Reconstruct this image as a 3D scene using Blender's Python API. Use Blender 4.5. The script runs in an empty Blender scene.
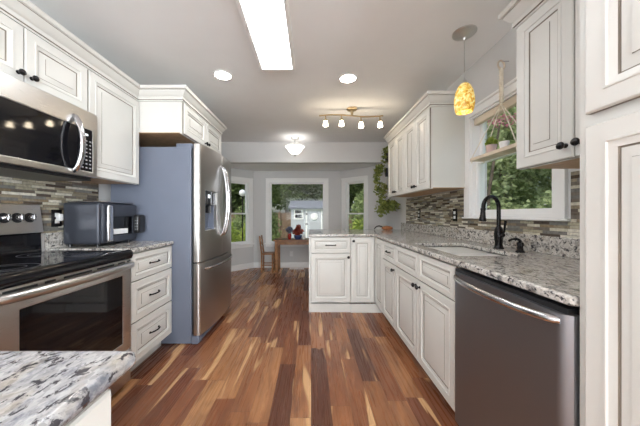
import bpy, bmesh, math, random
from mathutils import Vector, Matrix
random.seed(7)
SC = bpy.context.scene
COL = SC.collection
H = 1.147                                   # eye height above the floor

# ------------------------------------------------------------------ camera
cd = bpy.data.cameras.new('camera'); cam = bpy.data.objects.new('camera', cd); COL.objects.link(cam)
cam.location = (0, 0, H); cam.rotation_euler = (math.pi/2, 0, 0)
cd.sensor_width = 36; cd.lens = 256/640*36; cd.shift_x = 9/640; cd.shift_y = 1.3/640
cd.clip_start = 0.02; cd.clip_end = 200
SC.camera = cam
# ------------------------------------------------------------------ sky, sun, exposure
w = bpy.data.worlds.new('world'); SC.world = w; w.use_nodes = True
wn = w.node_tree
sk = wn.nodes.new('ShaderNodeTexSky'); sk.sky_type = 'NISHITA'; sk.sun_disc = False
sk.sun_elevation = math.radians(54); sk.sun_rotation = math.radians(200); sk.dust_density = 3
wn.nodes['Background'].inputs['Strength'].default_value = 0.14
wn.links.new(sk.outputs[0], wn.nodes['Background'].inputs['Color'])
sl = bpy.data.lights.new('sun', 'SUN'); sl.energy = .9; sl.angle = math.radians(3); sl.color = (1, .95, .86)
so = bpy.data.objects.new('sun', sl); COL.objects.link(so)
so.rotation_euler = Vector((.30, .62, -.95)).to_track_quat('-Z', 'Y').to_euler(); so.location = (0, -6, 8)
SC.view_settings.view_transform = 'Standard'; SC.view_settings.look = 'None'
SC.view_settings.exposure = 0.80; SC.view_settings.gamma = 1; SC.view_settings.use_curve_mapping = False
SC.cycles.use_denoising = True
SC.cycles.max_bounces = 10; SC.cycles.diffuse_bounces = 6; SC.cycles.glossy_bounces = 4
SC.cycles.sample_clamp_indirect = 6
YK = -6.0                                   # far end of the room behind the viewpoint
for nm, loc, rot, sx, sy, en in (('fill_light_back', (-.2, YK-.12, 1.15), (math.pi/2+.12, 0, 0), 3.0, 2.2, 125), ('fill_light_side', (1.52, -3.0, 1.35), (math.pi/2, 0, math.pi/2), 2.0, 1.7, 250)):  # two fill lamps added out of view to brighten the kitchen
    al = bpy.data.lights.new(nm, 'AREA'); al.shape = 'RECTANGLE'; al.size = sx; al.size_y = sy; al.energy = en; al.color = (.90, .965, 1)
    ao = bpy.data.objects.new(nm, al); COL.objects.link(ao); ao.location = loc; ao.rotation_euler = rot
PANEL_E, CAN_E, TRACK_E, BOWL_E, PEND_E = 8.2, 34.0, 17.0, 1.4, .40

# ------------------------------------------------------------------ materials
MATS = {}
def nmat(name):
    m = bpy.data.materials.new(name); m.use_nodes = True
    MATS[name] = m
    return m, m.node_tree, m.node_tree.nodes['Principled BSDF']
def nd(nt, typ, ins=None, **props):
    n = nt.nodes.new(typ)
    for k, v in props.items(): setattr(n, k, v)
    for k, v in (ins or {}).items():
        if hasattr(v, 'is_output'): nt.links.new(v, n.inputs[k])
        else: n.inputs[k].default_value = v
    return n
def mth(nt, op, a, b=None, c=None):
    i = {0: a}
    if b is not None: i[1] = b
    if c is not None: i[2] = c
    return nd(nt, 'ShaderNodeMath', i, operation=op).outputs[0]
def ramp(nt, fac, stops, interp='LINEAR'):
    r = nd(nt, 'ShaderNodeValToRGB', {0: fac}); cr = r.color_ramp; cr.interpolation = interp
    while len(cr.elements) < len(stops): cr.elements.new(.5)
    for e, (p, c) in zip(cr.elements, stops): e.position = p; e.color = (*c, 1)
    return r.outputs[0]
def mix(nt, fac, a, b, bt='MIX'):
    n = nt.nodes.new('ShaderNodeMix'); n.data_type = 'RGBA'; n.blend_type = bt
    for i, v in ((0, fac), (6, a), (7, b)):
        if hasattr(v, 'is_output'): nt.links.new(v, n.inputs[i])
        else: n.inputs[i].default_value = v if i == 0 else (*v, 1)
    return n.outputs[2]
def objco(nt): return nd(nt, 'ShaderNodeTexCoord').outputs['Object']
def plain(name, col, rough=.5, metal=0, bump=0, bscale=200, spec=.5, coat=0, var=0.04, vscale=6):
    """paint / plastic / metal with a faint procedural tone variation"""
    m, nt, p = nmat(name)
    nz = nd(nt, 'ShaderNodeTexNoise', {'Vector': objco(nt), 'Scale': vscale, 'Detail': 3})
    lo = tuple(c*(1-var) for c in col); hi = tuple(min(1, c*(1+var)) for c in col)
    nt.links.new(ramp(nt, nz.outputs[0], [(.3, lo), (.7, hi)]), p.inputs['Base Color'])
    p.inputs['Roughness'].default_value = rough; p.inputs['Metallic'].default_value = metal
    p.inputs['Specular IOR Level'].default_value = spec; p.inputs['Coat Weight'].default_value = coat
    if bump:
        b2 = nd(nt, 'ShaderNodeTexNoise', {'Vector': objco(nt), 'Scale': bscale, 'Detail': 2})
        b = nd(nt, 'ShaderNodeBump', {'Height': b2.outputs[0], 'Strength': bump, 'Distance': .002})
        nt.links.new(b.outputs[0], p.inputs['Normal'])
    return m
def brushed(name, col, rough=.28, axis=(1, 1, 60), amp=.035):
    m, nt, p = nmat(name)
    mp = nd(nt, 'ShaderNodeMapping', {'Vector': objco(nt), 'Scale': axis})
    nz = nd(nt, 'ShaderNodeTexNoise', {'Vector': mp.outputs[0], 'Scale': 12, 'Detail': 4})
    p.inputs['Base Color'].default_value = (*col, 1); p.inputs['Metallic'].default_value = 1
    nt.links.new(mth(nt, 'MULTIPLY_ADD', nz.outputs[0], amp, rough-amp/2), p.inputs['Roughness'])
    return m
def glow(name, col, strength, base=(.8, .8, .8)):
    m, nt, p = nmat(name)
    p.inputs['Base Color'].default_value = (*base, 1); p.inputs['Roughness'].default_value = .4
    p.inputs['Emission Color'].default_value = (*col, 1); p.inputs['Emission Strength'].default_value = strength
    return m

cream = plain('cabinet_paint', (.675, .67, .64), .38, bump=.05, bscale=60, var=.015)
glaze_and_shade = plain('cabinet_glaze_and_shade', (.22, .19, .155), .5, var=.2)
wood_under = plain('cabinet_underside', (.50, .33, .19), .5, var=.15, vscale=20)
wallp = plain('wall_paint', (.63, .63, .63), .8, bump=.08, bscale=350, var=.01)
ceilp = plain('ceiling_paint', (.88, .89, .90), .85, bump=.06, bscale=300, var=.01)
trimw = plain('trim_paint', (.85, .85, .845), .4, var=.01)
bronze = plain('dark_bronze', (.018, .016, .017), .24, metal=.5, var=.2)
blackp = plain('black_plastic', (.012, .012, .014), .35, var=.2)
blackg = plain('black_glass', (.006, .006, .008), .05, spec=.4, var=.1)
steel = brushed('stainless_steel', (.56, .545, .53))
steel_v = brushed('stainless_steel_fridge', (.50, .48, .465), .30, (1, 60, 1))
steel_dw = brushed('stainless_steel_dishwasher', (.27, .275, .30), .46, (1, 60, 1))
chrome = plain('polished_steel', (.52, .52, .54), .16, metal=1, var=.03)
nickel = plain('brushed_nickel', (.62, .62, .61), .3, metal=1, var=.05)
brassy = plain('antique_brass', (.42, .33, .20), .32, metal=1, var=.08)
slate = plain('fridge_side_paint', (.150, .172, .228), .42, bump=.2, bscale=260, var=.03)
fryer = plain('dark_blue_metal', (.045, .050, .066), .38, metal=.3, var=.1)
sinkst = brushed('sink_steel', (.86, .87, .90), .35, (1, 1, 1))
woodt = plain('table_wood', (.30, .135, .05), .35, var=.35, vscale=14)
woodl = plain('pale_wood', (.62, .53, .42), .6, var=.15, vscale=14)
rope = plain('cotton_rope', (.78, .72, .61), .9, bump=.6, bscale=400, var=.1)
whitep = plain('white_plastic', (.78, .78, .78), .35, var=.02)
terra = plain('pink_pot', (.55, .42, .40), .6, var=.15)
redv = plain('red_vase', (.45, .03, .02), .2, var=.2)
bluep = plain('blue_pot', (.05, .07, .18), .3, var=.3)
shedw = plain('shed_siding', (.50, .52, .56), .6, var=.03)
shedroof = plain('shed_shingles', (.12, .13, .155), .85, var=.25, vscale=25)
fencew = plain('fence_wood', (.22, .15, .10), .8, var=.3, vscale=8)
bark = plain('tree_bark', (.13, .10, .075), .9, bump=.8, bscale=30, var=.4)
concrete = plain('patio_paving', (.42, .35, .31), .9, var=.25, vscale=3)
lawn = plain('lawn', (.16, .24, .06), .95, bump=.8, bscale=40, var=.4, vscale=3)
orange_dish = plain('brown_glazed_dish', (.34, .13, .05), .3, var=.4, vscale=30)
glow_panel = glow('fluorescent_diffuser', (.93, .975, 1), PANEL_E)
glow_can = glow('recessed_lamp', (1, .97, .93), CAN_E)
glow_track = glow('track_glass', (1, .84, .62), TRACK_E)
glow_bowl = glow('bowl_glass', (1, .95, .88), BOWL_E)
glow_disp = glow('display_digits', (.8, .9, 1), 1.2)

def leafmat(name, lo, hi, sc=3.5):
    m, nt, p = nmat(name)
    nz = nd(nt, 'ShaderNodeTexNoise', {'Vector': objco(nt), 'Scale': sc, 'Detail': 6, 'Roughness': .75})
    c = ramp(nt, nz.outputs[0], [(.35, lo), (.65, hi)])
    nt.links.new(c, p.inputs['Base Color']); p.inputs['Roughness'].default_value = .8; p.inputs['Specular IOR Level'].default_value = .15
    tr = nd(nt, 'ShaderNodeBsdfTranslucent', {'Color': c})
    mx = nd(nt, 'ShaderNodeMixShader', {0: .3, 1: p.outputs[0], 2: tr.outputs[0]})
    nt.links.new(mx.outputs[0], nt.nodes['Material Output'].inputs[0])
    return m
leaf_dark = leafmat('leaf_dark', (.04, .07, .025), (.24, .31, .12))
leaf_mid = leafmat('leaf_mid', (.11, .17, .06), (.46, .54, .25))
leaf_pale = leafmat('leaf_pale', (.17, .24, .09), (.58, .65, .36))
leaf_lime = leafmat('leaf_lime', (.22, .33, .05), (.52, .58, .16))
leaf_house = leafmat('leaf_house', (.05, .085, .02), (.42, .45, .14), 16)
petal_pink = leafmat('petal_pink', (.45, .16, .20), (.70, .36, .40))
petal_red = leafmat('petal_red', (.20, .03, .03), (.50, .12, .06))
petal_grey = leafmat('petal_grey', (.10, .12, .20), (.35, .38, .48))

def glassmat():
    m, nt, p = nmat('window_glass')
    tr = nd(nt, 'ShaderNodeBsdfTransparent', {'Color': (.97, .98, .97, 1)})
    gl = nd(nt, 'ShaderNodeBsdfGlossy', {'Color': (1, 1, 1, 1), 'Roughness': .01})
    lw = nd(nt, 'ShaderNodeLayerWeight', {'Blend': .5})
    fr = nd(nt, 'ShaderNodeMath', {0: mth(nt, 'POWER', lw.outputs['Facing'], 5), 1: .5, 2: .006}, operation='MULTIPLY_ADD')
    mx = nd(nt, 'ShaderNodeMixShader', {0: fr.outputs[0], 1: tr.outputs[0], 2: gl.outputs[0]})
    nt.links.new(mx.outputs[0], nt.nodes['Material Output'].inputs[0])
    return m
glass = glassmat()

def floormat():
    m, nt, p = nmat('acacia_planks')
    W, L = .118, .80
    s = nd(nt, 'ShaderNodeSeparateXYZ', {0: objco(nt)}); x, y = s.outputs[0], s.outputs[1]
    xs = mth(nt, 'DIVIDE', x, W); row = mth(nt, 'FLOOR', xs)
    rr = nd(nt, 'ShaderNodeTexWhiteNoise', {'W': row}, noise_dimensions='1D').outputs[0]
    ys = mth(nt, 'MULTIPLY_ADD', rr, 7.31, mth(nt, 'DIVIDE', y, L)); colm = mth(nt, 'FLOOR', ys)
    idv = nd(nt, 'ShaderNodeCombineXYZ', {0: row, 1: colm})
    wnz = nd(nt, 'ShaderNodeTexWhiteNoise', {'Vector': idv.outputs[0]}, noise_dimensions='2D')
    r1 = wnz.outputs[0]; sc = nd(nt, 'ShaderNodeSeparateColor', {0: wnz.outputs[1]}); r2 = sc.outputs[1]; r3 = sc.outputs[2]
    base = ramp(nt, r1, [(0, (.105, .036, .020)), (.2, (.20, .070, .034)), (.45, (.285, .110, .050)), (.75, (.38, .165, .073)), (1, (.54, .28, .13))])
    def streak(fx, fy, sx, det=5, dist=.8):
        v = nd(nt, 'ShaderNodeCombineXYZ', {0: mth(nt, 'MULTIPLY_ADD', x, fx, mth(nt, 'MULTIPLY', r2, 53)), 1: mth(nt, 'MULTIPLY_ADD', y, fy, mth(nt, 'MULTIPLY', r3, 41)), 2: mth(nt, 'MULTIPLY', r1, 19)})
        return nd(nt, 'ShaderNodeTexNoise', {'Vector': v.outputs[0], 'Scale': sx, 'Detail': det, 'Distortion': dist}).outputs[0]
    c = mix(nt, ramp(nt, streak(8, 1.5, 1, 5, 1.8), [(.42, (0, 0, 0)), (.72, (.7, .7, .7))]), base, (.14, .056, .032))
    g = ramp(nt, streak(42, 3.0, 1, 6, .9), [(.25, (.72, .70, .68)), (.75, (1.1, 1.1, 1.1))])
    c = mix(nt, .5, c, g, 'MULTIPLY')
    sap = ramp(nt, streak(10, .8, 1, 2, .6), [(.60, (0, 0, 0)), (.645, (.85, .85, .85))])
    c = mix(nt, sap, c, (.66, .40, .20))
    fx = mth(nt, 'FRACT', xs); fy = mth(nt, 'FRACT', ys)
    e = mth(nt, 'MAXIMUM', mth(nt, 'LESS_THAN', fx, .018), mth(nt, 'LESS_THAN', fy, .003))
    c = mix(nt, mth(nt, 'MULTIPLY', e, .65), c, (.04, .018, .010))
    nt.links.new(c, p.inputs['Base Color'])
    nt.links.new(mth(nt, 'MULTIPLY_ADD', streak(60, 2.2, 1, 3), .16, .20), p.inputs['Roughness'])
    p.inputs['Specular IOR Level'].default_value = .45
    b = nd(nt, 'ShaderNodeBump', {'Height': mth(nt, 'SUBTRACT', streak(25, 1.5, 1, 2), mth(nt, 'MULTIPLY', e, .8)), 'Strength': .12, 'Distance': .004})
    nt.links.new(b.outputs[0], p.inputs['Normal'])
    return m
planks = floormat()

def granitemat(name, scale, rot, light, grey, tan):
    m, nt, p = nmat(name)
    mp = nd(nt, 'ShaderNodeMapping', {'Vector': objco(nt), 'Rotation': (0, 0, rot), 'Scale': (scale*1.45, scale*.8, scale)})
    v = mp.outputs[0]
    n1 = nd(nt, 'ShaderNodeTexNoise', {'Vector': v, 'Scale': 14, 'Detail': 6, 'Roughness': .7}).outputs[0]
    n2 = nd(nt, 'ShaderNodeTexNoise', {'Vector': v, 'Scale': 26, 'Detail': 5, 'Roughness': .65, 'Distortion': .5}).outputs[0]
    n3 = nd(nt, 'ShaderNodeTexNoise', {'Vector': v, 'Scale': 9, 'Detail': 3}, noise_dimensions='4D'); n3.inputs['W'].default_value = 4
    vo = nd(nt, 'ShaderNodeTexVoronoi', {'Vector': v, 'Scale': 60})
    c = ramp(nt, n1, [(.36, grey), (.5, light), (.62, light), (.75, (.66, .65, .64))])
    c = mix(nt, ramp(nt, n3.outputs[0], [(.52, (0, 0, 0)), (.66, (.75, .75, .75))]), c, tan)
    c = mix(nt, .28, c, ramp(nt, nd(nt, 'ShaderNodeSeparateColor', {0: vo.outputs['Color']}).outputs[0], [(0, (.15, .15, .15)), (1, (.85, .85, .85))]), 'OVERLAY')
    c = mix(nt, ramp(nt, n2, [(.405, (.95, .95, .95)), (.46, (0, 0, 0))]), c, (.045, .042, .05))
    nt.links.new(c, p.inputs['Base Color']); p.inputs['Roughness'].default_value = .12
    return m
granite = granitemat('granite_counter', 2.3, .35, (.57, .545, .51), (.17, .165, .16), (.38, .335, .28))
granite_i = granitemat('granite_island', 1.95, .12, (.42, .42, .43), (.20, .21, .245), (.38, .34, .28))

def mosaicmat():
    m, nt, p = nmat('linear_mosaic_tile')
    s = nd(nt, 'ShaderNodeSeparateXYZ', {0: objco(nt)}); y, z = s.outputs[1], s.outputs[2]
    zs = mth(nt, 'DIVIDE', z, .0178); row = mth(nt, 'FLOOR', zs)
    rr = nd(nt, 'ShaderNodeTexWhiteNoise', {'W': row}, noise_dimensions='1D').outputs[0]
    ys = mth(nt, 'MULTIPLY_ADD', rr, 9.7, mth(nt, 'DIVIDE', y, mth(nt, 'MULTIPLY_ADD', rr, .07, .085)))
    colm = mth(nt, 'FLOOR', ys)
    idv = nd(nt, 'ShaderNodeCombineXYZ', {0: row, 1: colm})
    wz = nd(nt, 'ShaderNodeTexWhiteNoise', {'Vector': idv.outputs[0]}, noise_dimensions='2D'); r = wz.outputs[0]
    c = ramp(nt, r, [(0, (.085, .062, .046)), (.16, (.28, .235, .165)), (.32, (.15, .125, .10)), (.46, (.42, .39, .29)), (.60, (.20, .195, .18)), (.70, (.56, .53, .42)), (.82, (.26, .20, .13)), (.90, (.70, .67, .58))], 'CONSTANT')
    nz = nd(nt, 'ShaderNodeTexNoise', {'Vector': objco(nt), 'Scale': 60, 'Detail': 4}).outputs[0]
    c = mix(nt, 1.0, c, ramp(nt, nz, [(.3, (.75, .75, .75)), (.7, (1.2, 1.2, 1.2))]), 'MULTIPLY')
    e = mth(nt, 'MAXIMUM', mth(nt, 'LESS_THAN', mth(nt, 'FRACT', zs), .10), mth(nt, 'LESS_THAN', mth(nt, 'FRACT', ys), .018))
    c = mix(nt, e, c, (.16, .145, .13))
    nt.links.new(c, p.inputs['Base Color'])
    nt.links.new(mth(nt, 'MAXIMUM', mth(nt, 'MULTIPLY_ADD', nd(nt, 'ShaderNodeSeparateColor', {0: wz.outputs[1]}).outputs[1], .5, .08), mth(nt, 'MULTIPLY', e, .8)), p.inputs['Roughness'])
    b = nd(nt, 'ShaderNodeBump', {'Height': mth(nt, 'SUBTRACT', mth(nt, 'MULTIPLY', r, .3), e), 'Strength': .5, 'Distance': .003})
    nt.links.new(b.outputs[0], p.inputs['Normal'])
    return m
mosaic = mosaicmat()

def ambermat():
    m, nt, p = nmat('amber_art_glass')
    nz = nd(nt, 'ShaderNodeTexNoise', {'Vector': objco(nt), 'Scale': 34, 'Detail': 5, 'Distortion': 1.2}).outputs[0]
    c = ramp(nt, nz, [(.36, (.60, .27, .03)), (.47, (.84, .56, .10)), (.62, (.95, .80, .36))])
    nt.links.new(c, p.inputs['Base Color']); nt.links.new(c, p.inputs['Emission Color'])
    p.inputs['Emission Strength'].default_value = PEND_E*.62; p.inputs['Roughness'].default_value = .15
    return m
amber = ambermat()

# ------------------------------------------------------------------ builders
def frame(o, u, n):
    """local (a along u, d outward along n, z up) -> world"""
    u, n, o = Vector(u).normalized(), Vector(n).normalized(), Vector(o)
    return Matrix(((u.x, n.x, 0, o.x), (u.y, n.y, 0, o.y), (u.z, n.z, 1, o.z), (0, 0, 0, 1)))
def orig(o):
    v = Vector((0, 0, 0))
    while o is not None: v += o.location; o = o.parent
    return v
def P(px, py, Y):                            # a point seen at a pixel of the photograph at depth Y
    return Vector(((px-311)*Y/256, Y, H-(py-214.3)*Y/256))
class MB:
    def __init__(s, M=None): s.bm = bmesh.new(); s.M = M or Matrix()
    def v(s, p): return s.bm.verts.new(s.M @ Vector(p))
    def f(s, vs, mi=0):
        try: fc = s.bm.faces.new(vs); fc.material_index = mi; return fc
        except ValueError: return None
    def box(s, x0, x1, y0, y1, z0, z1, mi=0):
        c = [s.v((x, y, z)) for z in (z0, z1) for y in (y0, y1) for x in (x0, x1)]
        for q in ((0, 1, 3, 2), (4, 6, 7, 5), (0, 4, 5, 1), (2, 3, 7, 6), (0, 2, 6, 4), (1, 5, 7, 3)): s.f([c[i] for i in q], mi)
        return s
    def rings(s, rs, mis=None, cap0=True, cap1=True):
        vr = [[s.v(p) for p in r] for r in rs]; n = len(vr[0])
        for k in range(len(vr)-1):
            for i in range(n): s.f([vr[k][i], vr[k][(i+1) % n], vr[k+1][(i+1) % n], vr[k+1][i]], mis[k] if mis else 0)
        if cap0: s.f(vr[0][::-1])
        if cap1: s.f(vr[-1])
        return s
    def lathe(s, c, axis, prof, seg=20, cap0=True, cap1=True):
        a = Vector(axis).normalized(); c = Vector(c)
        t = a.orthogonal().normalized(); b = a.cross(t)
        s.rings([[c+a*h+(t*math.cos(2*math.pi*i/seg)+b*math.sin(2*math.pi*i/seg))*max(r, 1e-4) for i in range(seg)] for r, h in prof], None, cap0, cap1)
        return s
    def cyl(s, p0, p1, r0, r1=None, seg=16):
        p0, p1 = Vector(p0), Vector(p1); L = (p1-p0).length
        return s.lathe(p0, p1-p0, [(r0, 0), (r0 if r1 is None else r1, L)], seg)
    def tube(s, pts, r, seg=10, flat=None):
        pts = [Vector(p) for p in pts]; n = len(pts)
        rr = r if isinstance(r, (list, tuple)) else [r]*n
        tg = [(pts[min(i+1, n-1)]-pts[max(i-1, 0)]).normalized() for i in range(n)]
        nr = tg[0].orthogonal().normalized() if flat is None else Vector(flat)
        out = []
        for i in range(n):
            nr = (nr-tg[i]*nr.dot(tg[i])).normalized(); b = tg[i].cross(nr)
            out.append([pts[i]+(nr*math.cos(2*math.pi*k/seg)+b*math.sin(2*math.pi*k/seg))*rr[i] for k in range(seg)])
        return s.rings(out)
    def prism(s, poly, vec):
        vec = Vector(vec); return s.rings([poly, [Vector(p)+vec for p in poly]])
    def grid(s, us, vs, pos, back, skip=lambda u, v: False):
        """skin over a grid with holes, given thickness by moving a copy of it with back(p)"""
        V = {}
        def g(i, j):
            if (i, j) not in V: V[i, j] = s.bm.verts.new(s.M @ Vector(pos(us[i], vs[j])))
            return V[i, j]
        W = {}
        def h(i, j):
            if (i, j) not in W: W[i, j] = s.bm.verts.new(s.M @ Vector(back(pos(us[i], vs[j]))))
            return W[i, j]
        cells = {(i, j) for i in range(len(us)-1) for j in range(len(vs)-1) if not skip((us[i]+us[i+1])/2, (vs[j]+vs[j+1])/2)}
        for i, j in cells:
            s.f([g(i, j), g(i+1, j), g(i+1, j+1), g(i, j+1)]); s.f([h(i, j), h(i, j+1), h(i+1, j+1), h(i+1, j)])
            for (di, dj), a, b in (((-1, 0), (i, j), (i, j+1)), ((1, 0), (i+1, j), (i+1, j+1)), ((0, -1), (i, j), (i+1, j)), ((0, 1), (i, j+1), (i+1, j+1))):
                if (i+di, j+dj) not in cells: s.f([g(*a), g(*b), h(*b), h(*a)])
        return s
    def ball(s, c, r, seg=14):
        if not isinstance(r, (tuple, list)): r = (r, r, r)
        c = Vector(c); n = seg//2
        return s.rings([[c+Vector((r[0]*math.sin(t)*math.cos(a), r[1]*math.sin(t)*math.sin(a), r[2]*math.cos(t)))
                 for a in [2*math.pi*k/seg for k in range(seg)]] for t in [max(.02, min(math.pi-.02, math.pi*i/n)) for i in range(n+1)]])
    def build(s, name, mats, parent=None, bevel=0, seg=2, smooth=35, origin=None):
        if not isinstance(mats, (list, tuple)): mats = [mats]
        bmesh.ops.recalc_face_normals(s.bm, faces=s.bm.faces)
        o0 = orig(parent) if parent is not None else Vector(origin or (0, 0, 0))
        bmesh.ops.translate(s.bm, verts=s.bm.verts, vec=-o0)
        me = bpy.data.meshes.new(name); s.bm.to_mesh(me); s.bm.free()
        for m in mats: me.materials.append(m)
        if smooth:
            me.polygons.foreach_set('use_smooth', [True]*len(me.polygons)); me.set_sharp_from_angle(angle=math.radians(smooth))
        o = bpy.data.objects.new(name, me); COL.objects.link(o)
        if parent is not None: o.parent = parent
        else: o.location = o0
        if bevel:
            b = o.modifiers.new('bevel', 'BEVEL'); b.width = bevel; b.segments = seg; b.limit_method = 'ANGLE'; b.angle_limit = math.radians(40)
            b.harden_normals = False
        return o
def tag(o, label, cat, group=None, kind=None):
    o['label'] = label; o['category'] = cat
    if group: o['group'] = group
    if kind: o['kind'] = kind
    return o
def thing(name, loc, label, cat, group=None):
    o = bpy.data.objects.new(name, None); o.empty_display_size = .1; COL.objects.link(o); o.location = loc
    return tag(o, label, cat, group)
def struct(o, label, cat):
    return tag(o, label, cat, kind='structure')
def bez(p0, p1, p2, p3, n=10):
    p0, p1, p2, p3 = map(Vector, (p0, p1, p2, p3))
    return [p0*(1-t)**3+p1*3*t*(1-t)**2+p2*3*t*t*(1-t)+p3*t**3 for t in [i/n for i in range(n+1)]]
def sweep(mb, path, prof, side=1, dark=()):
    """profile (out, z) along an XY path with mitred corners"""
    pts = [Vector((p[0], p[1])) for p in path]
    ns = []
    for a, b in zip(pts, pts[1:]):
        d = (b-a).normalized(); ns.append(Vector((d.y, -d.x))*side)
    rs = []
    for i, p in enumerate(pts):
        n1, n2 = ns[max(i-1, 0)], ns[min(i, len(ns)-1)]
        m = (n1+n2)/(1+n1.dot(n2))
        rs.append([(p.x+m.x*o, p.y+m.y*o, z) for o, z in prof])
    n0 = len(mb.bm.faces); mb.rings(rs); mb.bm.faces.ensure_lookup_table(); n = len(prof)
    for k in range((len(rs)-1)*n):
        if k % n in dark: mb.bm.faces[n0+k].material_index = 1
    return mb
def wall_holes(M, L, z0, z1, th, holes):
    us = sorted({0, L, *[h[0] for h in holes], *[h[1] for h in holes]}); vs = sorted({z0, z1, *[h[2] for h in holes], *[h[3] for h in holes]})
    return MB(M).grid(us, vs, lambda u, v: Vector((u, 0, v)), lambda p: p+Vector((0, -th, 0)),
                      lambda u, v: any(h[0] < u < h[1] and h[2] < v < h[3] for h in holes))

DOOR = [(0, 0, 0), (0, .011, 1), (0, .016, 0), (.004, .020, 0), (.046, .020, 0), (.0475, .0228, 0), (.0525, .0228, 0), (.0545, .018, 0), (.064, .0138, 0), (.070, .013, 0), (.0712, .0095, 1), (.0745, .0095, 1), (.101, .0172, 0), (.1022, .0195, 1), (.105, .020, 0)]  # dark side edges and thin innermost line are shade painted in glaze colour
def panel_mesh(M, a0, a1, z0, z1, d0=-.02):
    """raised panel front: frame, bead, glazed grooves and fielded centre"""
    s = min(1, min(a1-a0, z1-z0)/.27)
    rs = []; mi = []
    for k, (ins, d, g) in enumerate(DOOR):
        i = ins*s
        rs.append([(a0+i, d0+d, z0+i), (a1-i, d0+d, z0+i), (a1-i, d0+d, z1-i), (a0+i, d0+d, z1-i)]); mi.append(g)
    return MB(M).rings(rs, mi[1:])
def knob_on(M, parent, a, z, r=.016):
    return MB(M).lathe((a, 0, z), (0, 1, 0), [(r*.62, 0), (r*.62, .003), (r*.38, .005), (r*.38, .014), (r*.8, .017), (r, .023), (r*.9, .029), (r*.5, .033), (.001, .034)], 16).build('knob', bronze, parent)
def pull_on(M, parent, a, z, wd=.10):
    pts = bez((a-wd/2, 0, z), (a-wd/2, .036, z+.002), (a+wd/2, .036, z+.002), (a+wd/2, 0, z), 12)
    mb = MB(M).tube(pts, [.0055]*13, 8)
    for q in (-1, 1): mb.lathe((a+q*wd/2, 0, z), (0, 1, 0), [(.009, 0), (.009, .003), (.006, .006)], 10)
    return mb.build('handle', bronze, parent)
def front(kind, M, parent, a0, a1, z0, z1, hw=None):
    g = .003
    o = panel_mesh(M, a0+g, a1-g, z0+g, z1-g).build(kind, [cream, glaze_and_shade], parent)
    if hw:
        if hw[0] == 'pull': pull_on(M, o, (a0+a1)/2, (z0+z1)/2, min(.11, (a1-a0)*.3))
        else: knob_on(M, o, hw[1], hw[2])
    return o
def base_unit(label, M, wd, depth, fronts, loc, ends=True):
    t = thing('base_cabinet', loc, label, 'cabinet', 'glazed cream base cabinets')
    MB(M).box(0.0005, wd-.0005, -depth, -.0205, .105, .884).build('body', cream, t)
    MB(M).box(0.0005, wd-.0005, -.115, -.095, 0, .1045).build('toe_kick', cream, t)
    for fr in fronts: front(fr[0], M, t, *fr[1:])
    return t

# ------------------------------------------------------------------ room shell
XL, XR, ZC = -1.80, 1.40, 2.44
BL, BR, YB = -1.235, .645, 5.50             # bay centre wall
YH = 4.60                                   # header
YL = YB-(BL-XL); YR = YB-(XR-BR)            # where the angled walls meet the side walls
foot = [(XL, YK), (XR, YK), (XR, YR), (BR, YB), (BL, YB), (XL, YL)]
struct(MB().prism([(x, y, -.12) for x, y in foot], (0, 0, .12)).build('floor', planks, smooth=0), 'acacia hardwood plank floor running the length of the kitchen', 'floor')
struct(MB().box(XL-.15, XR+.2, YK-.15, YH+.1, ZC, ZC+.15).build('ceiling', ceilp, smooth=0), 'flat pale grey painted kitchen ceiling', 'ceiling')
bayc = [(XL, YH+.12), (XR, YH+.12), (XR, YR), (BR, YB), (BL, YB), (XL, YL)]
struct(MB().prism([(x, y, 2.08) for x, y in bayc], (0, 0, .14)).build('ceiling_bay', ceilp, smooth=0), 'lower ceiling of the window bay behind the header', 'ceiling')
struct(MB().box(XL, XR, YH, YH+.12, 2.08, ZC).build('wall_header', wallp, smooth=0), 'grey header beam above the opening to the window bay', 'wall')
struct(MB().box(XL-.14, XL, YK-.15, YL, 0, ZC).build('wall_left', wallp, smooth=0), 'long grey wall behind the range and fridge', 'wall')
struct(wall_holes(frame((XL, YK, 0), (1, 0, 0), (0, 1, 0)), XR-XL, 0, ZC, .10, [(.1, 3.1, .02, 2.23)]).build('wall_back', wallp, smooth=0), 'grey wall behind the viewpoint with an opening added for the fill lamp', 'wall')  # opening invented to let the back fill lamp in
WY0, WY1, WZ0, WZ1 = 1.47, 2.24, 1.125, 1.99   # opening above the sink
Mr = frame((XR, YK, 0), (0, 1, 0), (-1, 0, 0))
struct(wall_holes(Mr, YR-YK, 0, ZC, .14, [(WY0-YK, WY1-YK, WZ0, WZ1), (-4-YK, -2-YK, .5, 2.2)]).build('wall_right', wallp, smooth=0), 'grey wall with the window above the sink', 'wall')  # second hole is an unseen opening added for the side fill lamp
Mc = frame((BL, YB, 0), (1, 0, 0), (0, -1, 0))
CH = (.352, 1.522, .535, 1.83)
struct(wall_holes(Mc, BR-BL, 0, 2.22, .12, [CH]).build('wall_bay_center', wallp, smooth=0), 'middle wall of the bay with the picture window', 'wall')
r2 = math.sqrt(.5)
Ma = frame((BR, YB, 0), (r2, -r2, 0), (-r2, -r2, 0)); La = (XR-BR)/r2
Ml = frame((BL, YB, 0), (-r2, -r2, 0), (r2, -r2, 0)); Ll = (BL-XL)/r2
AH = (.115, .585, .535, 1.82)
struct(wall_holes(Ma, La, 0, 2.22, .12, [AH]).build('wall_bay_right', wallp, smooth=0), 'angled bay wall beside the hanging plants', 'wall')
struct(wall_holes(Ml, Ll, 0, 2.22, .12, [(AH[0], AH[1], AH[2], AH[3])]).build('wall_bay_left', wallp, smooth=0), 'angled bay wall beside the fridge', 'wall')
bprof = [(0, 0), (.016, 0), (.016, .085), (.012, .10), (.006, .115), (0, .115)]
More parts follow.
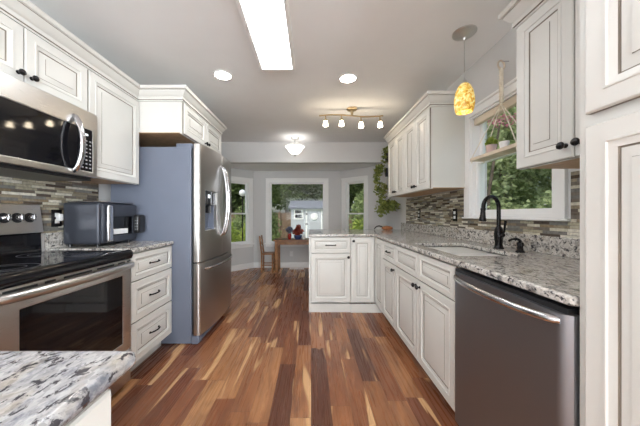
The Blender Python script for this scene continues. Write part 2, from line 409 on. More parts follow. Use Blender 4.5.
struct(sweep(MB(), [(XL, 3.3), (XL, YL), (BL, YB), (BR, YB), (XR, YR), (XR, 4.0)], bprof, 1).build('baseboard_bay', trimw), 'white baseboard running round the window bay', 'baseboard')

def window_unit(name, M, hole, label, double=True, cas=.075, railz=None, apron=True, jb=.02, sw=.035):
    a0, a1, z0, z1 = hole
    t = thing(name, M @ Vector(((a0+a1)/2, 0, z0)), label, 'window'); t['kind'] = 'structure'
    us = [a0-cas, a0, a1, a1+cas]; vs = [z0-cas*.9 if apron else z0-.002, z0, z1, z1+cas]
    mb = MB(M).grid(us, vs, lambda u, v: Vector((u, .018, v)), lambda p: p-Vector((0, .018, 0)), lambda u, v: a0 < u < a1 and z0 < v < z1)
    mb.build('casing', trimw, t, .004)
    mb = MB(M).grid(us, [z1+cas*.72, z1+cas], lambda u, v: Vector((u, .03, v)), lambda p: p-Vector((0, .0118, 0)))
    mb.build('head_molding', trimw, t, .003)
    mb = MB(M).grid([a0, a0+jb, a1-jb, a1], [z0, z0+jb, z1-jb, z1], lambda u, v: Vector((u, 0, v)), lambda p: p-Vector((0, .11, 0)), lambda u, v: a0+jb < u < a1-jb and z0+jb < v < z1-jb)
    mb.build('jamb', trimw, t)
    MB(M).box(a0-cas-.02, a1+cas+.02, 0, .045 if apron else .028, z0-(.028 if apron else .016), z0-.0025).build('sill', trimw, t, .005)
    b0, b1, y0, y1 = a0+jb, a1-jb, z0+jb, z1-jb
    def sash(zb, zt, d, rail):
        mb = MB(M).grid([b0, b0+sw, b1-sw, b1], [zb, zb+rail, zt-sw, zt], lambda u, v: Vector((u, d, v)), lambda p: p-Vector((0, .03, 0)), lambda u, v: b0+sw < u < b1-sw and zb+rail < v < zt-sw)
        s = mb.build('sash', trimw, t, .003)
        MB(M).box(b0+sw-.005, b1-sw+.005, d-.018, d-.013, zb+rail-.005, zt-sw+.005).build('pane', glass, s, smooth=0)
    if double:
        rz = railz or (y0+y1)/2
        sash(y0, rz+.016, -.03, sw+.008); sash(rz-.016, y1, -.064, .032)
    else: sash(y0, y1, -.05, sw)
    return t
win1 = window_unit('window_1', Mr, (WY0-YK, WY1-YK, WZ0, WZ1), 'white framed double hung window over the kitchen sink', railz=1.60, apron=False, jb=.016)
MB().box(1.412, 1.455, WY0+.018, WY1-.018, 1.915, 1.972).build('blind', plain('blind_fabric', (.66, .56, .44), .8), win1, .006)
window_unit('window_2', Ml, (AH[0], AH[1], AH[2], AH[3]), 'narrow double hung bay window next to the fridge', cas=.09, railz=1.16, jb=.012, sw=.026)
window_unit('window_3', Mc, CH, 'wide picture window in the middle of the bay facing the shed', False, cas=.088, jb=.01, sw=.018)
window_unit('window_4', Ma, AH, 'narrow double hung bay window next to the hanging plants', cas=.09, railz=1.16, jb=.012, sw=.026)

# tile and granite upstands
for nm, lab, bx in (('wall_tile_right', 'linear mosaic tile backsplash around the sink window', [(1.392, 1.40, .7205, 1.372, 1.02, 1.374), (1.392, 1.40, 2.338, 3.75, 1.02, 1.374), (1.392, 1.40, 1.372, 2.338, 1.02, 1.108)]),
                    ('wall_tile_left', 'dark linear mosaic tile backsplash behind the range', [(-1.80, -1.792, .42, 2.16, 1.02, 1.405)])):
    mb = MB()
    for b in bx: mb.box(*b)
    struct(mb.build(nm, mosaic, smooth=0), lab, 'backsplash')

# ------------------------------------------------------------------ worktops
def worktop(xs, ys, skip, mat, label, splash=(), loc=(0, 0, 0), bev=.008):
    t = thing('countertop', loc, label, 'countertop')
    MB().grid(xs, ys, lambda x, y: Vector((x, y, .915)), lambda p: p-Vector((0, 0, .03)), skip).build('slab', mat, t, bev, 3)
    for b in splash: MB().box(*b).build('backsplash', mat, t, .003)
    return t
SX0, SX1, SY0, SY1 = .835, 1.215, 1.43, 2.06
def skip_r(x, y):
    return (x < .735 and y < 2.985) or (SX0 < x < SX1 and SY0 < y < SY1)
worktop([-.03, .735, SX0, SX1, 1.3985], [.7205, SY0, SY1, 2.985, 3.95], skip_r, granite, 'speckled grey granite countertop holding the sink and turning onto the peninsula', [(1.375, 1.3985, .7205, 3.92, .9155, 1.02)])
worktop([-1.7985, -1.20], [1.725, 2.243], lambda x, y: False, granite, 'small granite countertop between range and fridge under the air fryer', [(-1.7985, -1.778, 1.725, 2.16, .9155, 1.02)])
isl = [(-1.7985, -1.2), (-1.2, -.28)]
worktop([-1.7985, -1.20, -.298], [-.45, .444, .952], lambda x, y: x > -1.2 and y > .444, granite_i, 'white streaked granite countertop in the near corner with a rounded edge', [(-1.7985, -1.778, -.45, .952, .9155, 1.02)], bev=.012)

# ------------------------------------------------------------------ base cabinets
MR = lambda y: frame((.747, y, 0), (0, 1, 0), (-1, 0, 0))
base_unit('cream sink base cabinet with two false drawer fronts beside the dishwasher', MR(1.312), .953, .635, [
    ('drawer_front', .02, .476, .691, .878), ('drawer_front', .476, .953, .691, .878),
    ('door', .02, .476, .112, .689, ('knob', .445, .645)), ('door', .476, .953, .112, .689, ('knob', .507, .645))], (1.06, 1.79, 0))
base_unit('narrow cream base cabinet with a drawer between sink base and inside corner', MR(2.265), .405, .635, [
    ('drawer', 0, .405, .691, .878, ('pull',)), ('door', 0, .405, .112, .689, ('knob', .035, .645))], (1.06, 2.46, 0))
cc = thing('base_cabinet', (1.05, 3.3, 0), 'cream corner base cabinet with two tall doors meeting at the inside corner', 'cabinet', 'glazed cream base cabinets')
MP = frame((0, 3.0, 0), (1, 0, 0), (0, -1, 0))
MB().grid([.4665, .767, 1.3975], [2.6705, 3.0205, 3.62], lambda x, y: Vector((x, y, .884)), lambda p: p-Vector((0, 0, .779)), lambda x, y: x < .767 and y < 3.0205).build('body', cream, cc)
front('door', MR(2.67), cc, 0, .325, .112, .878)
front('door', MP, cc, .466, .742, .112, .878, ('knob', .497, .835))
MB().box(.842, .86, 2.6705, 3.01, 0, .104).box(.4665, .842, 2.985, 3.003, 0, .098).build('toe_kick', cream, cc)
pc = base_unit('cream peninsula cabinet with one drawer over one door by the bay', frame((-.008, 3.0, 0), (1, 0, 0), (0, -1, 0)), .474, .62, [
    ('drawer', .006, .474, .691, .878, ('pull',)), ('door', .006, .474, .112, .689, ('knob', .445, .645))], (.23, 3.3, 0))
MB().box(-.024, -.0085, 3.0, 3.62, 0, .884).build('end_panel', cream, pc)
sweep(MB(), [(-.0245, 3.62), (-.0245, 2.9995), (.466, 2.9995)], [(0, 0), (.014, 0), (.014, .07), (.006, .085), (.003, .098), (0, .098)], -1).build('base_molding', cream, pc)
ML = lambda y: frame((-1.215, y, 0), (0, 1, 0), (1, 0, 0))
base_unit('cream three drawer base cabinet between range and fridge', ML(1.725), .513, .575, [
    ('drawer', .008, .513, .684, .878, ('pull',)), ('drawer', .008, .513, .398, .682, ('pull',)), ('drawer', .008, .513, .112, .396, ('pull',))], (-1.5, 1.98, 0))
ic = thing('base_cabinet', (-1.0, 0, 0), 'cream corner base cabinet under the white streaked granite in front', 'cabinet', 'glazed cream base cabinets')
MB().grid([-1.79, -1.235, -.346], [-.42, .424, .945], lambda x, y: Vector((x, y, .884)), lambda p: p-Vector((0, 0, .884)), lambda x, y: x > -1.235 and y > .424).build('body', cream, ic)
panel_mesh(frame((-.325, -.42, 0), (0, 1, 0), (1, 0, 0)), 0, .84, .02, .86).build('end_panel', [cream, glaze_and_shade], ic)

# ------------------------------------------------------------------ tall and wall cabinets
pt = thing('pantry_cabinet', (1.07, .39, 0), 'tall cream pantry cabinet beside the dishwasher', 'pantry')
MPa = frame((.735, .08, 0), (0, 1, 0), (-1, 0, 0))
MB(MPa).box(0, .6395, -.66, -.0205, .10, 2.14).build('body', cream, pt)
MB(MPa).box(0, .6395, -.66, -.095, 0, .0995).build('toe_kick', cream, pt)
front('door', MPa, pt, .008, .612, 1.412, 2.12); front('door', MPa, pt, .008, .612, .115, 1.384)
def wall_unit(label, M, wd, depth, z0, z1, fronts, loc):
    t = thing('wall_cabinet', loc, label, 'cabinet', 'glazed cream wall cabinets')
    MB(M).box(.0005, wd-.0005, -depth, -.0205, z0+.012, z1).build('body', cream, t)
    MB(M).box(.0005, wd-.0005, -depth, -.036, z0+.006, z0+.0115).build('bottom_panel', wood_under, t, smooth=0)
    mb = MB(M).box(.0005, wd-.0005, -.0355, -.0205, z0, z0+.0118)
    mb.build('bottom_rail', cream, t)
    for fr in fronts: front(fr[0], M, t, *fr[1:])
    return t
MRu = lambda y: frame((1.06, y, 0), (0, 1, 0), (-1, 0, 0))
ZB, ZT = 1.377, 2.13
wall_unit('cream wall cabinet between sink window and pantry', MRu(.7205), .6065, .339, ZB, ZT, [
    ('door', 0, .3135, ZB, ZT-.02, ('knob', .284, ZB+.055)), ('door', .3135, .6065, ZB, ZT-.02, ('knob', .344, ZB+.055))], (1.24, 1.01, ZB))
for k, (y, lab) in enumerate(((2.30, 'cream wall cabinet beyond the sink window, right behind the amber pendant'), (2.91, 'cream wall cabinet next to the hanging plants'))):
    wall_unit(lab, MRu(y), .61, .339, ZB, ZT, [('door', 0, .305, ZB, ZT-.02, ('knob', .277, ZB+.05)), ('door', .305, .61, ZB, ZT-.02, ('knob', .333, ZB+.05))], (1.24, y+.3, ZB))
MLu = lambda y: frame((-1.47, y, 0), (0, 1, 0), (1, 0, 0))
wall_unit('short cream wall cabinet above the microwave', MLu(.922), .768, .329, 1.815, ZT, [
    ('door', .005, .393, 1.815, ZT-.02, ('knob', .362, 1.86)), ('door', .393, .768, 1.815, ZT-.02, ('knob', .424, 1.86))], (-1.63, 1.3, 1.815))
wall_unit('tall single door cream wall cabinet between microwave and fridge', MLu(1.692), .503, .329, 1.40, ZT, [('door', .004, .503, 1.40, ZT-.02)], (-1.63, 1.94, 1.40))
MF = frame((-1.09, 2.2, 0), (0, 1, 0), (1, 0, 0))
oc = wall_unit('deep cream wall cabinet above the refrigerator', MF, .92, .709, 1.84, ZT, [
    ('door', .006, .46, 1.84, ZT-.02, ('knob', .432, 1.875)), ('door', .46, .92, 1.84, ZT-.02, ('knob', .488, 1.875))], (-1.44, 2.66, 1.84))
cprof = [(0, 0), (.012, 0), (.014, .009), (.021, .012), (.023, .026), (.017, .030), (.019, .036), (.030, .045), (.045, .070), (.051, .080), (.050, .0845), (.061, .088), (.064, .096), (.064, .112), (0, .112)]
CG = {2, 4, 9}                              # glazed grooves of the crown
cprof = [(a, b+2.115) for a, b in cprof]
def crown(path, side, label, name):
    mb = sweep(MB(), path, cprof, side, CG)
    return struct(mb.build(name, [cream, glaze_and_shade], smooth=25), label, 'crown molding')
crown([(-1.49, .90), (-1.49, 2.199), (-1.11, 2.199), (-1.11, 3.122), (-1.79, 3.122)], 1, 'cream crown molding along the wall cabinets above range and fridge', 'trim_1')
crown([(1.39, 2.2995), (1.08, 2.2995), (1.08, 3.521), (1.39, 3.521)], -1, 'cream crown molding on the wall cabinets beyond the sink window', 'trim_2')
crown([(.755, .10), (.755, .72), (1.08, .72), (1.08, 1.3275), (1.39, 1.3275)], -1, 'cream crown molding on pantry and the wall cabinet beside it', 'trim_3')

# ------------------------------------------------------------------ refrigerator
fr = thing('refrigerator', (-1.37, 2.7, 0), 'stainless french door refrigerator with blue grey sides', 'refrigerator')
FY0, FY1 = 2.252, 3.152; fc = (FY0+FY1)/2; fh = (FY1-FY0)/2
fx = lambda y: -.978+.040*(1-((y-fc)/fh)**2)-.02*max(0, (abs(y-fc)-fh+.02)/.02)**2
MB().box(-1.765, -1.055, FY0, FY1, .006, 1.742).build('case', slate, fr, .006)
MB().box(-1.05, -1.035, FY0+.012, FY1-.012, .085, 1.73).build('gasket', blackp, fr)
def fdoor(name, y0, y1, z0, z1, hole=None):
    ys = sorted({y0+(y1-y0)*i/12 for i in range(13)} | {y0+.006, y1-.006, y0+.014, y1-.014} | (set(hole[:2]) if hole else set()))
    zs = sorted({z0, z1} | (set(hole[2:]) if hole else set()))
    return MB().grid(ys, zs, lambda y, z: Vector((fx(y), y, z)), lambda p: Vector((-1.034, p.y, p.z)),
                     lambda y, z: bool(hole) and hole[0] < y < hole[1] and hole[2] < z < hole[3]).build(name, steel_v, fr, .004)
DH = (2.335, 2.565, 1.0, 1.365)
d1 = fdoor('door', FY0, fc-.002, .722, 1.772, DH); d2 = fdoor('door', fc+.002, FY1, .722, 1.772)
fz = fdoor('freezer_drawer', FY0, FY1, .075, .712)
dp = MB().box(-1.03, -.99, DH[0], DH[1], DH[2], DH[2]+.012).box(-1.033, -1.03, DH[0], DH[1], DH[2], 1.235).box(-1.03, -.972, DH[0], DH[0]+.006, DH[2], 1.235).box(-1.03, -.972, DH[1]-.006, DH[1], DH[2], 1.235).build('dispenser_niche', slate, d1)
MB().box(-1.03, -.955, DH[0]+.001, DH[1]-.001, 1.236, DH[3]-.001).build('dispenser_panel', blackg, d1, .004)
MB().box(-1.0, -.965, 2.42, 2.48, 1.16, 1.234).build('dispenser_spout', blackp, d1, .006)
MB().box(-.955, -.9535, 2.375, 2.42, 1.30, 1.33).build('display', glow_disp, d1, smooth=0)
for y, d in ((fc-.035, d1), (fc+.035, d2)):
    x = fx(y)
    MB().tube(bez((x, y, .93), (x+.085, y, 1.0), (x+.085, y, 1.56), (x, y, 1.645), 20), [.011]+[.0145]*19+[.011], 12).build('handle', chrome, d)
MB().tube(bez((fx(2.32), 2.32, .655), (fx(fc)+.055, 2.42, .655), (fx(fc)+.055, 2.98, .655), (fx(3.08), 3.08, .655), 20), .013, 12).build('handle', chrome, fz)
for y in (FY0+.02, FY1-.13): MB().box(-1.20, -1.056, y, y+.11, 1.7425, 1.778).build('hinge_cover', slate, fr, .006)
MB().box(-1.0545, -1.0, FY0+.004, FY1-.01, .0, .034).box(-1.0545, -.985, FY0+.002, FY0+.06, .012, .072).build('toe_grille', slate, fr, .006)
MB().box(-1.74, -1.10, FY0+.03, FY1-.03, 0, .0055).build('base', blackp, fr)

# ------------------------------------------------------------------ range
rg = thing('range', (-1.5, 1.335, 0), 'stainless electric range with black glass cooktop', 'range')
RY0, RY1 = .957, 1.720
MB().box(-1.79, -1.235, RY0, RY1, .03, .893).build('body', steel, rg)
MB().box(-1.77, -1.26, RY0+.02, RY1-.02, 0, .0295).build('base', blackp, rg)
ct = MB().box(-1.735, -1.225, RY0, RY1, .894, .908).build('cooktop', blackg, rg, .003)
MB().rings([[(-1.245, y, .908), (-1.225, y, .912), (-1.203, y, .905), (-1.197, y, .895), (-1.197, y, .870), (-1.204, y, .854), (-1.234, y, .854), (-1.2345, y, .893)] for y in (RY0, RY1)]).build('front_rim', blackg, ct)
for (x, y, r) in ((-1.36, 1.14, .105), (-1.36, 1.53, .085), (-1.60, 1.14, .085), (-1.60, 1.53, .105)):
    MB().lathe((x, y, .9082), (0, 0, 1), [(r, 0), (r+.004, .0004), (r+.004, .0008), (r, .0008)], 40, False, False).lathe((x, y, .9082), (0, 0, 1), [(r*.6, 0), (r*.6+.002, .0004), (r*.6+.002, .0008), (r*.6, .0008)], 40, False, False).build('burner_ring', plain('burner_grey', (.10, .10, .11), .4) if 'burner_grey' not in MATS else MATS['burner_grey'], ct)
vs = MB().box(-1.2345, -1.207, RY0+.004, RY1-.004, .80, .853).build('vent_strip', steel, rg, .003)
mb = MB()
for a, b in ((1.0, 1.13), (1.16, 1.21), (1.25, 1.41), (1.445, 1.57), (1.60, 1.66), (1.68, 1.71)): mb.box(-1.2072, -1.2062, a, b, .832, .842)
mb.build('vent_slot', blackp, vs, smooth=0)
od = MB().grid([RY0+.004, 1.06, 1.642, RY1-.004], [.258, .315, .752, .798], lambda y, z: Vector((-1.205, y, z)), lambda p: p-Vector((.029, 0, 0)), lambda y, z: 1.06 < y < 1.642 and .315 < z < .752).build('oven_door', steel, rg, .004)
MB().box(-1.222, -1.208, 1.0605, 1.6415, .3155, .7515).build('window', blackg, od, smooth=0)
pts = [(-1.205, RY0+.03, .790), (-1.165, RY0+.045, .792)]
MB().tube(bez((-1.205, RY0+.012, .815), (-1.125, RY0+.04, .822), (-1.125, RY1-.04, .822), (-1.205, RY1-.012, .815), 22), [.015]+[.021]*21+[.015], 16).build('handle', steel, od)
MB().box(-1.2345, -1.207, RY0+.004, RY1-.004, .04, .250).build('drawer', steel, rg, .006)
BY1 = 1.672
bg = MB().prism([(-1.79, RY0, .894), (-1.757, RY0, .894), (-1.762, RY0, 1.02), (-1.755, RY0, 1.03), (-1.778, RY0, 1.20), (-1.79, RY0, 1.205)], (0, BY1-RY0, 0)).build('backguard', blackg, rg, .003)
MB().prism([(-1.7535, RY0-.002, 1.03), (-1.747, RY0-.002, 1.03), (-1.772, RY0-.002, 1.207), (-1.79, RY0-.002, 1.212), (-1.79, RY0-.002, 1.2055), (-1.7775, RY0-.002, 1.2005)], (0, BY1-RY0+.004, 0)).build('control_panel', steel, bg, .002)
for y in (1.05, 1.12, 1.465, 1.532, 1.60):
    k = MB().lathe((-1.762, y, 1.125), (1, 0, .16), [(.030, 0), (.030, .006), (.024, .008), (.023, .012)], 20).build('knob', blackp, bg)
    MB().lathe((-1.750, y, 1.1272), (1, 0, .16), [(.019, 0), (.018, .018), (.015, .021)], 20).box(-1.7295, -1.722, y-.006, y+.006, 1.110, 1.150).build('knob_face', chrome, k, .002)
MB().prism([(-1.7557, 1.18, 1.09), (-1.7540, 1.18, 1.09), (-1.7655, 1.18, 1.165), (-1.7672, 1.18, 1.165)], (0, .21, 0)).build('display', blackg, bg, smooth=0)

# ------------------------------------------------------------------ microwave
mw = thing('microwave', (-1.6, 1.3, 1.385), 'stainless over-range microwave under the short wall cabinet', 'microwave')
MY0, MY1, MZ0, MZ1 = .925, 1.685, 1.383, 1.798
MB().box(-1.79, -1.436, MY0, MY1, MZ0, MZ1).build('body', blackp, mw)
mf = MB().grid([MY0, .96, 1.648, MY1], [MZ0, 1.418, 1.682, MZ1], lambda y, z: Vector((-1.405, y, z)), lambda p: p-Vector((.03, 0, 0)), lambda y, z: (.96 < y < 1.648) and 1.418 < z < 1.682).build('door', steel, mw, .004)
MB().box(-1.425, -1.409, .9605, 1.5455, 1.4185, 1.6815).build('window', blackg, mf, smooth=0)
cp = MB().box(-1.425, -1.407, 1.5485, 1.6475, 1.4185, 1.6815).build('control_panel', blackg, mw, smooth=0)
MB().box(-1.4068, -1.4062, 1.59, 1.615, 1.640, 1.651).build('display', glow_disp, cp, smooth=0)
grey_key = plain('key_print', (.35, .36, .38), .6)
mb = MB()
for i in range(3):
    for j in range(8): mb.box(-1.4068, -1.4062, 1.57+.027*i, 1.583+.027*i, 1.435+.024*j, 1.443+.024*j)
mb.build('keypad', grey_key, cp, smooth=0)
MB().tube(bez((-1.405, 1.515, 1.40), (-1.335, 1.515, 1.46), (-1.335, 1.515, 1.67), (-1.405, 1.515, 1.735), 18), [.012]+[.0165]*17+[.012], 12).build('handle', chrome, mf)
MB().box(-1.78, -1.44, MY0+.01, MY1-.01, 1.365, 1.3825).build('vent_base', blackp, mw)

# ------------------------------------------------------------------ dishwasher
dw = thing('dishwasher', (1.0, 1.01, 0), 'stainless dishwasher with a bowed bar handle beside the pantry', 'dishwasher')
DY0, DY1 = .724, 1.308
MB().box(.768, 1.35, DY0-.003, DY1, .08, .872).build('body', blackp, dw)
MB().box(.80, 1.30, DY0, DY1, 0, .0795).build('toe_kick', blackp, dw)
dx = lambda y: .722+.022*max(0, (abs(y-(DY0+DY1)/2)-(DY1-DY0)/2+.03)/.03)**2
ys = [DY0, DY0+.004, DY0+.009, DY0+.016, DY0+.024, DY0+.032, DY1-.032, DY1-.024, DY1-.016, DY1-.009, DY1-.004, DY1]
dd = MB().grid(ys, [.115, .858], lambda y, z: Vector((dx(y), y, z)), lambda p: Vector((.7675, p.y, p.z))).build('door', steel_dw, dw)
MB().tube(bez((.724, DY1-.035, .838), (.655, DY1-.10, .838), (.655, DY0+.08, .838), (.724, DY0+.02, .838), 22), [.010]+[.0135]*21+[.010], 12).build('handle', chrome, dd)
MB().box(.735, .766, DY0+.01, DY1-.005, .859, .8745).build('control_strip', blackp, dw)

# ------------------------------------------------------------------ sink and tap
sk_ = thing('sink', ((SX0+SX1)/2, (SY0+SY1)/2, .66), 'double bowl undermount stainless sink set in the granite', 'sink')
ym = 1.72
def bowl(y0, y1):
    m = MB(); rs = []
    def rr(x0, x1, a0, a1, z, r):
        pts = []
        for cx, cy, s0 in ((x1-r, a1-r, 0), (x0+r, a1-r, 90), (x0+r, a0+r, 180), (x1-r, a0+r, 270)):
            for k in range(6): t = math.radians(s0+18*k); pts.append((cx+r*math.cos(t), cy+r*math.sin(t), z))
        return pts
    rs = [rr(SX0-.012, SX1+.012, y0-.006, y1+.006, .884, .05), rr(SX0+.002, SX1-.002, y0+.006, y1-.006, .884, .05), rr(SX0+.006, SX1-.006, y0+.01, y1-.01, .72, .05), rr(SX0+.03, SX1-.03, y0+.03, y1-.03, .70, .05)]
    m.rings(rs, None, False, True)
    return m
for a, b in ((SY0, ym), (ym, SY1)):
    o = bowl(a, b).build('bowl', sinkst, sk_)
    MB().lathe(((SX0+SX1)/2, (a+b)/2, .7005), (0, 0, 1), [(.045, 0), (.045, .003), (.03, .003), (.028, .001)], 20).build('drain', chrome, o)
fa = thing('faucet', (1.265, 1.725, .9155), 'dark bronze gooseneck faucet behind the sink', 'faucet')
B = Vector((1.265, 1.725, .9155))
MB().lathe(B, (0, 0, 1), [(.030, 0), (.030, .006), (.026, .012), (.022, .03), (.026, .07), (.028, .10), (.024, .13), (.017, .145), (.015, .15)], 20).build('base', bronze, fa)
top = B+Vector((0, 0, .27))
pth = [B+Vector((0, 0, .149)), B+Vector((0, 0, .21))]+bez(top, top+Vector((0, 0, .105)), top+Vector((-.115, -.02, .105)), top+Vector((-.118, -.02, .005)), 14)
MB().tube(pth, .0125, 12).build('spout', bronze, fa)
e = top+Vector((-.118, -.02, .0045))
MB().lathe(e, (-.06, -.01, -1), [(.0135, 0), (.016, .004), (.016, .012), (.014, .02), (.018, .06), (.023, .085), (.021, .09), (.004, .091)], 16).build('spray_head', bronze, fa)
MB().lathe(B+Vector((.0, -.022, .095)), (0, -1, 0), [(.014, 0), (.014, .02), (.010, .024)], 14).tube([B+Vector((0, -.036, .095)), B+Vector((.004, -.045, .12)), B+Vector((.008, -.05, .19))], [.007, .006, .008], 10).build('lever', bronze, fa)
sd = thing('soap_dispenser', (1.275, 1.56, .9155), 'small dark soap dispenser pump beside the faucet', 'soap dispenser')
S = Vector((1.275, 1.56, .9155))
MB().lathe(S, (0, 0, 1), [(.024, 0), (.024, .006), (.017, .012), (.015, .035), (.019, .045), (.017, .06), (.006, .064), (.006, .07)], 16).build('base', bronze, sd)
MB().tube(bez(S+Vector((0, 0, .066)), S+Vector((-.01, 0, .085)), S+Vector((-.035, .01, .085)), S+Vector((-.06, .015, .068)), 10), [.008]*6+[.006]*5, 10).build('nozzle', bronze, sd)

# ------------------------------------------------------------------ air fryer oven
af = thing('toaster_oven', (-1.65, 1.99, .9155), 'dark blue countertop air fryer oven beside the refrigerator', 'toaster oven')
AX0, AX1, AY0, AY1, AZ0, AZ1 = -1.765, -1.505, 1.815, 2.185, .93, 1.232
MB().box(AX0, AX1, AY0, AY1, AZ0, AZ1).build('body', fryer, af, .018, 4)
MB().box(AX0+.02, AX1+.004, AY0+.015, AY1-.02, AZ1+.0005, AZ1+.012).build('top_tray', chrome, af, .005)
dr = MB().grid([AY0+.015, AY0+.105, AY1-.045, AY1-.008], [.94, .985, 1.13, 1.222], lambda y, z: Vector((AX1+.018, y, z)), lambda p: p-Vector((.0175, 0, 0)), lambda y, z: AY0+.105 < y < AY1-.045 and .985 < z < 1.13).build('door', fryer, af, .003)
MB().box(AX1+.002, AX1+.010, AY0+.1055, AY1-.0455, .9855, 1.1295).build('window', blackg, dr, smooth=0)
MB().box(AX1+.0102, AX1+.014, AY0+.12, AY1-.10, .995, 1.035).build('rack', whitep, dr, .001)
MB().box(AX1+.0185, AX1+.045, AY0+.035, AY0+.085, .945, 1.215).build('handle', chrome, dr, .012, 4)
cpn = MB().box(AX1+.0185, AX1+.075, AY1-.062, AY1+.035, .99, 1.145).build('control_panel', blackp, af, .02, 4)
mb = MB()
for i in range(2):
    for j in range(4): mb.box(AX1+.046+.014*i, AX1+.051+.014*i, AY1-.0628, AY1-.0622, 1.02+.024*j, 1.026+.024*j)
mb.build('buttons', grey_key, cpn, smooth=0)
for (x, y) in ((AX0+.03, AY0+.03), (AX1-.03, AY0+.03), (AX0+.03, AY1-.03), (AX1-.03, AY1-.03)):
    MB().cyl((x, y, .9155), (x, y, .931), .012).build('foot', blackp, af)

# ------------------------------------------------------------------ outlets
def outlet(x, y, z, nx, label, plate=bronze, group=None):
    t = thing('wall_outlet', (x, y, z), label, 'outlet')
    M = frame((x, y, z), (0, 1, 0), (nx, 0, 0))
    MB(M).box(-.037, .037, 0, .006, -.06, .06).build('plate', plate, t, .003)
    for s in (-1, 1): MB(M).box(-.016, .016, .0062, .009, s*.022-.014, s*.022+.014).build('socket', whitep if s else whitep, t, .003)
    return t
outlet(1.3915, 2.47, 1.14, -1, 'dark outlet plate on the tile next to the sink window')
outlet(1.3915, 3.29, 1.155, -1, 'dark outlet plate on the tile under the far wall cabinets')
ol = outlet(-1.7915, 1.80, 1.12, 1, 'dark outlet with a white plug behind the air fryer')
MB().box(-1.782, -1.752, 1.785, 1.815, 1.10, 1.15).build('plug', whitep, ol, .006)

# ------------------------------------------------------------------ ceiling lights
fl = thing('ceiling_light', (-.29, 1.62, ZC), 'long rectangular fluorescent ceiling light panel in a white frame', 'ceiling light')
def lightbox(t, x0, x1, y0, y1):
    MB().grid([x0, x0+.028, x1-.028, x1], [y0, y0+.028, y1-.028, y1], lambda x, y: Vector((x, y, ZC-.045)), lambda p: p+Vector((0, 0, .0445)), lambda x, y: x0+.028 < x < x1-.028 and y0+.028 < y < y1-.028).build('frame', trimw, t, .006)
    MB().box(x0+.028, x1-.028, y0+.028, y1-.028, ZC-.03, ZC-.024).build('diffuser', glow_panel, t, smooth=0)
lightbox(fl, -.445, -.135, 1.02, 2.235)
f2 = thing('ceiling_light', (-.29, -3.0, ZC), 'added fluorescent ceiling panel for fill light, unseen behind the viewpoint', 'ceiling light')  # extra panel added out of view as fill light
lightbox(f2, -.445, -.135, -3.6, -2.38)
def can(x, y, label):
    t = thing('recessed_light', (x, y, ZC), label, 'recessed light')
    MB().lathe((x, y, ZC-.001), (0, 0, -1), [(.070, 0), (.090, 0), (.088, .006), (.072, .008)], 32, False, False).build('trim_ring', trimw, t)
    MB().lathe((x, y, ZC-.001), (0, 0, -1), [(.0715, 0), (.0715, .004)], 32).build('lens', glow_can, t, smooth=0)
can(-.817, 2.376, 'round recessed ceiling light nearest the fridge cabinets')
can(.351, 2.43, 'round recessed ceiling light nearest the track light')
can(-.85, -2.4, 'added round recessed fill light, unseen behind the viewpoint on the left')  # unseen pair of ceiling lights added for fill
can(.55, -2.4, 'added round recessed fill light, unseen behind the viewpoint on the right')  # other one of the added fill pair
tl = thing('track_light', (.49, 3.13, ZC), 'curved brass track light with four small glass shades', 'track light')
MB().lathe((.50, 3.13, ZC-.0005), (0, 0, -1), [(.065, 0), (.065, .012), (.055, .022), (.02, .03), (.012, .09)], 28).build('canopy', brassy, tl)
tp = [(.10+.78*i/20, 3.13+.015*math.sin(i/20*2*math.pi), 2.352+.018*math.sin(i/20*2*math.pi)) for i in range(21)]
MB().tube(tp, .009, 10).build('bar', brassy, tl)
for i in (2, 7, 13, 19):
    p = Vector(tp[i])
    a = MB().tube([p, p+Vector((0, -.003, -.03)), p+Vector((0, -.01, -.055))], .007, 8).lathe(p+Vector((0, -.01, -.05)), (0, -.05, -1), [(.014, 0), (.021, .006), (.022, .0275)], 14).build('arm', brassy, tl)
    MB().lathe(p+Vector((0, -.012, -.0775)), (0, -.08, -1), [(.018, 0), (.021, .008), (.031, .058), (.029, .0585), (.004, .03)], 18).build('shade', glow_track, tl)
bl = thing('ceiling_light', (-.27, 4.31, ZC), 'semi flush bowl ceiling light in front of the bay header', 'ceiling light')
c0 = Vector((-.27, 4.31, ZC-.0005))
MB().lathe(c0, (0, 0, -1), [(.075, 0), (.075, .012), (.06, .028), (.018, .034), (.012, .11), (.006, .12), (.006, .288), (.022, .291), (.028, .297), (.012, .308), (.001, .318)], 24).build('canopy', nickel, bl)
bw = MB().lathe(c0, (0, 0, -1), [(.166, .160), (.150, .172), (.128, .195), (.108, .230), (.080, .262), (.045, .283), (.007, .287), (.007, .279), (.04, .275), (.074, .255), (.10, .225), (.12, .19), (.145, .165)], 32, False, False).build('bowl', glow_bowl, bl)
for k in range(3):
    a = math.radians(180+90*k); q = c0+Vector((math.cos(a)*.165, math.sin(a)*.165, -.166))
    MB().tube([c0+Vector((0, 0, -.09)), c0+Vector((math.cos(a)*.05, math.sin(a)*.05, -.085)), q], .004, 8).ball(q, .011, 10).tube([c0+Vector((math.cos(a)*r, math.sin(a)*r, -h)) for r, h in ((.168, .166), (.133, .20), (.113, .235), (.085, .268), (.048, .290), (.02, .294))], .005 if k == 1 else .002, 8).build('arm', nickel, bl)
pd = thing('pendant_lamp', (1.09, 1.82, ZC), 'amber art glass pendant lamp hanging in front of the sink window', 'pendant lamp')
c0 = Vector((1.09, 1.82, ZC-.0005))
MB().lathe(c0, (0, 0, -1), [(.078, 0), (.078, .008), (.070, .016), (.04, .030), (.012, .042), (.007, .055)], 28).build('canopy', nickel, pd)
MB().tube([c0+Vector((0, 0, -.05)), c0+Vector((0, 0, -.345))], .003, 8).build('cord', nickel, pd)
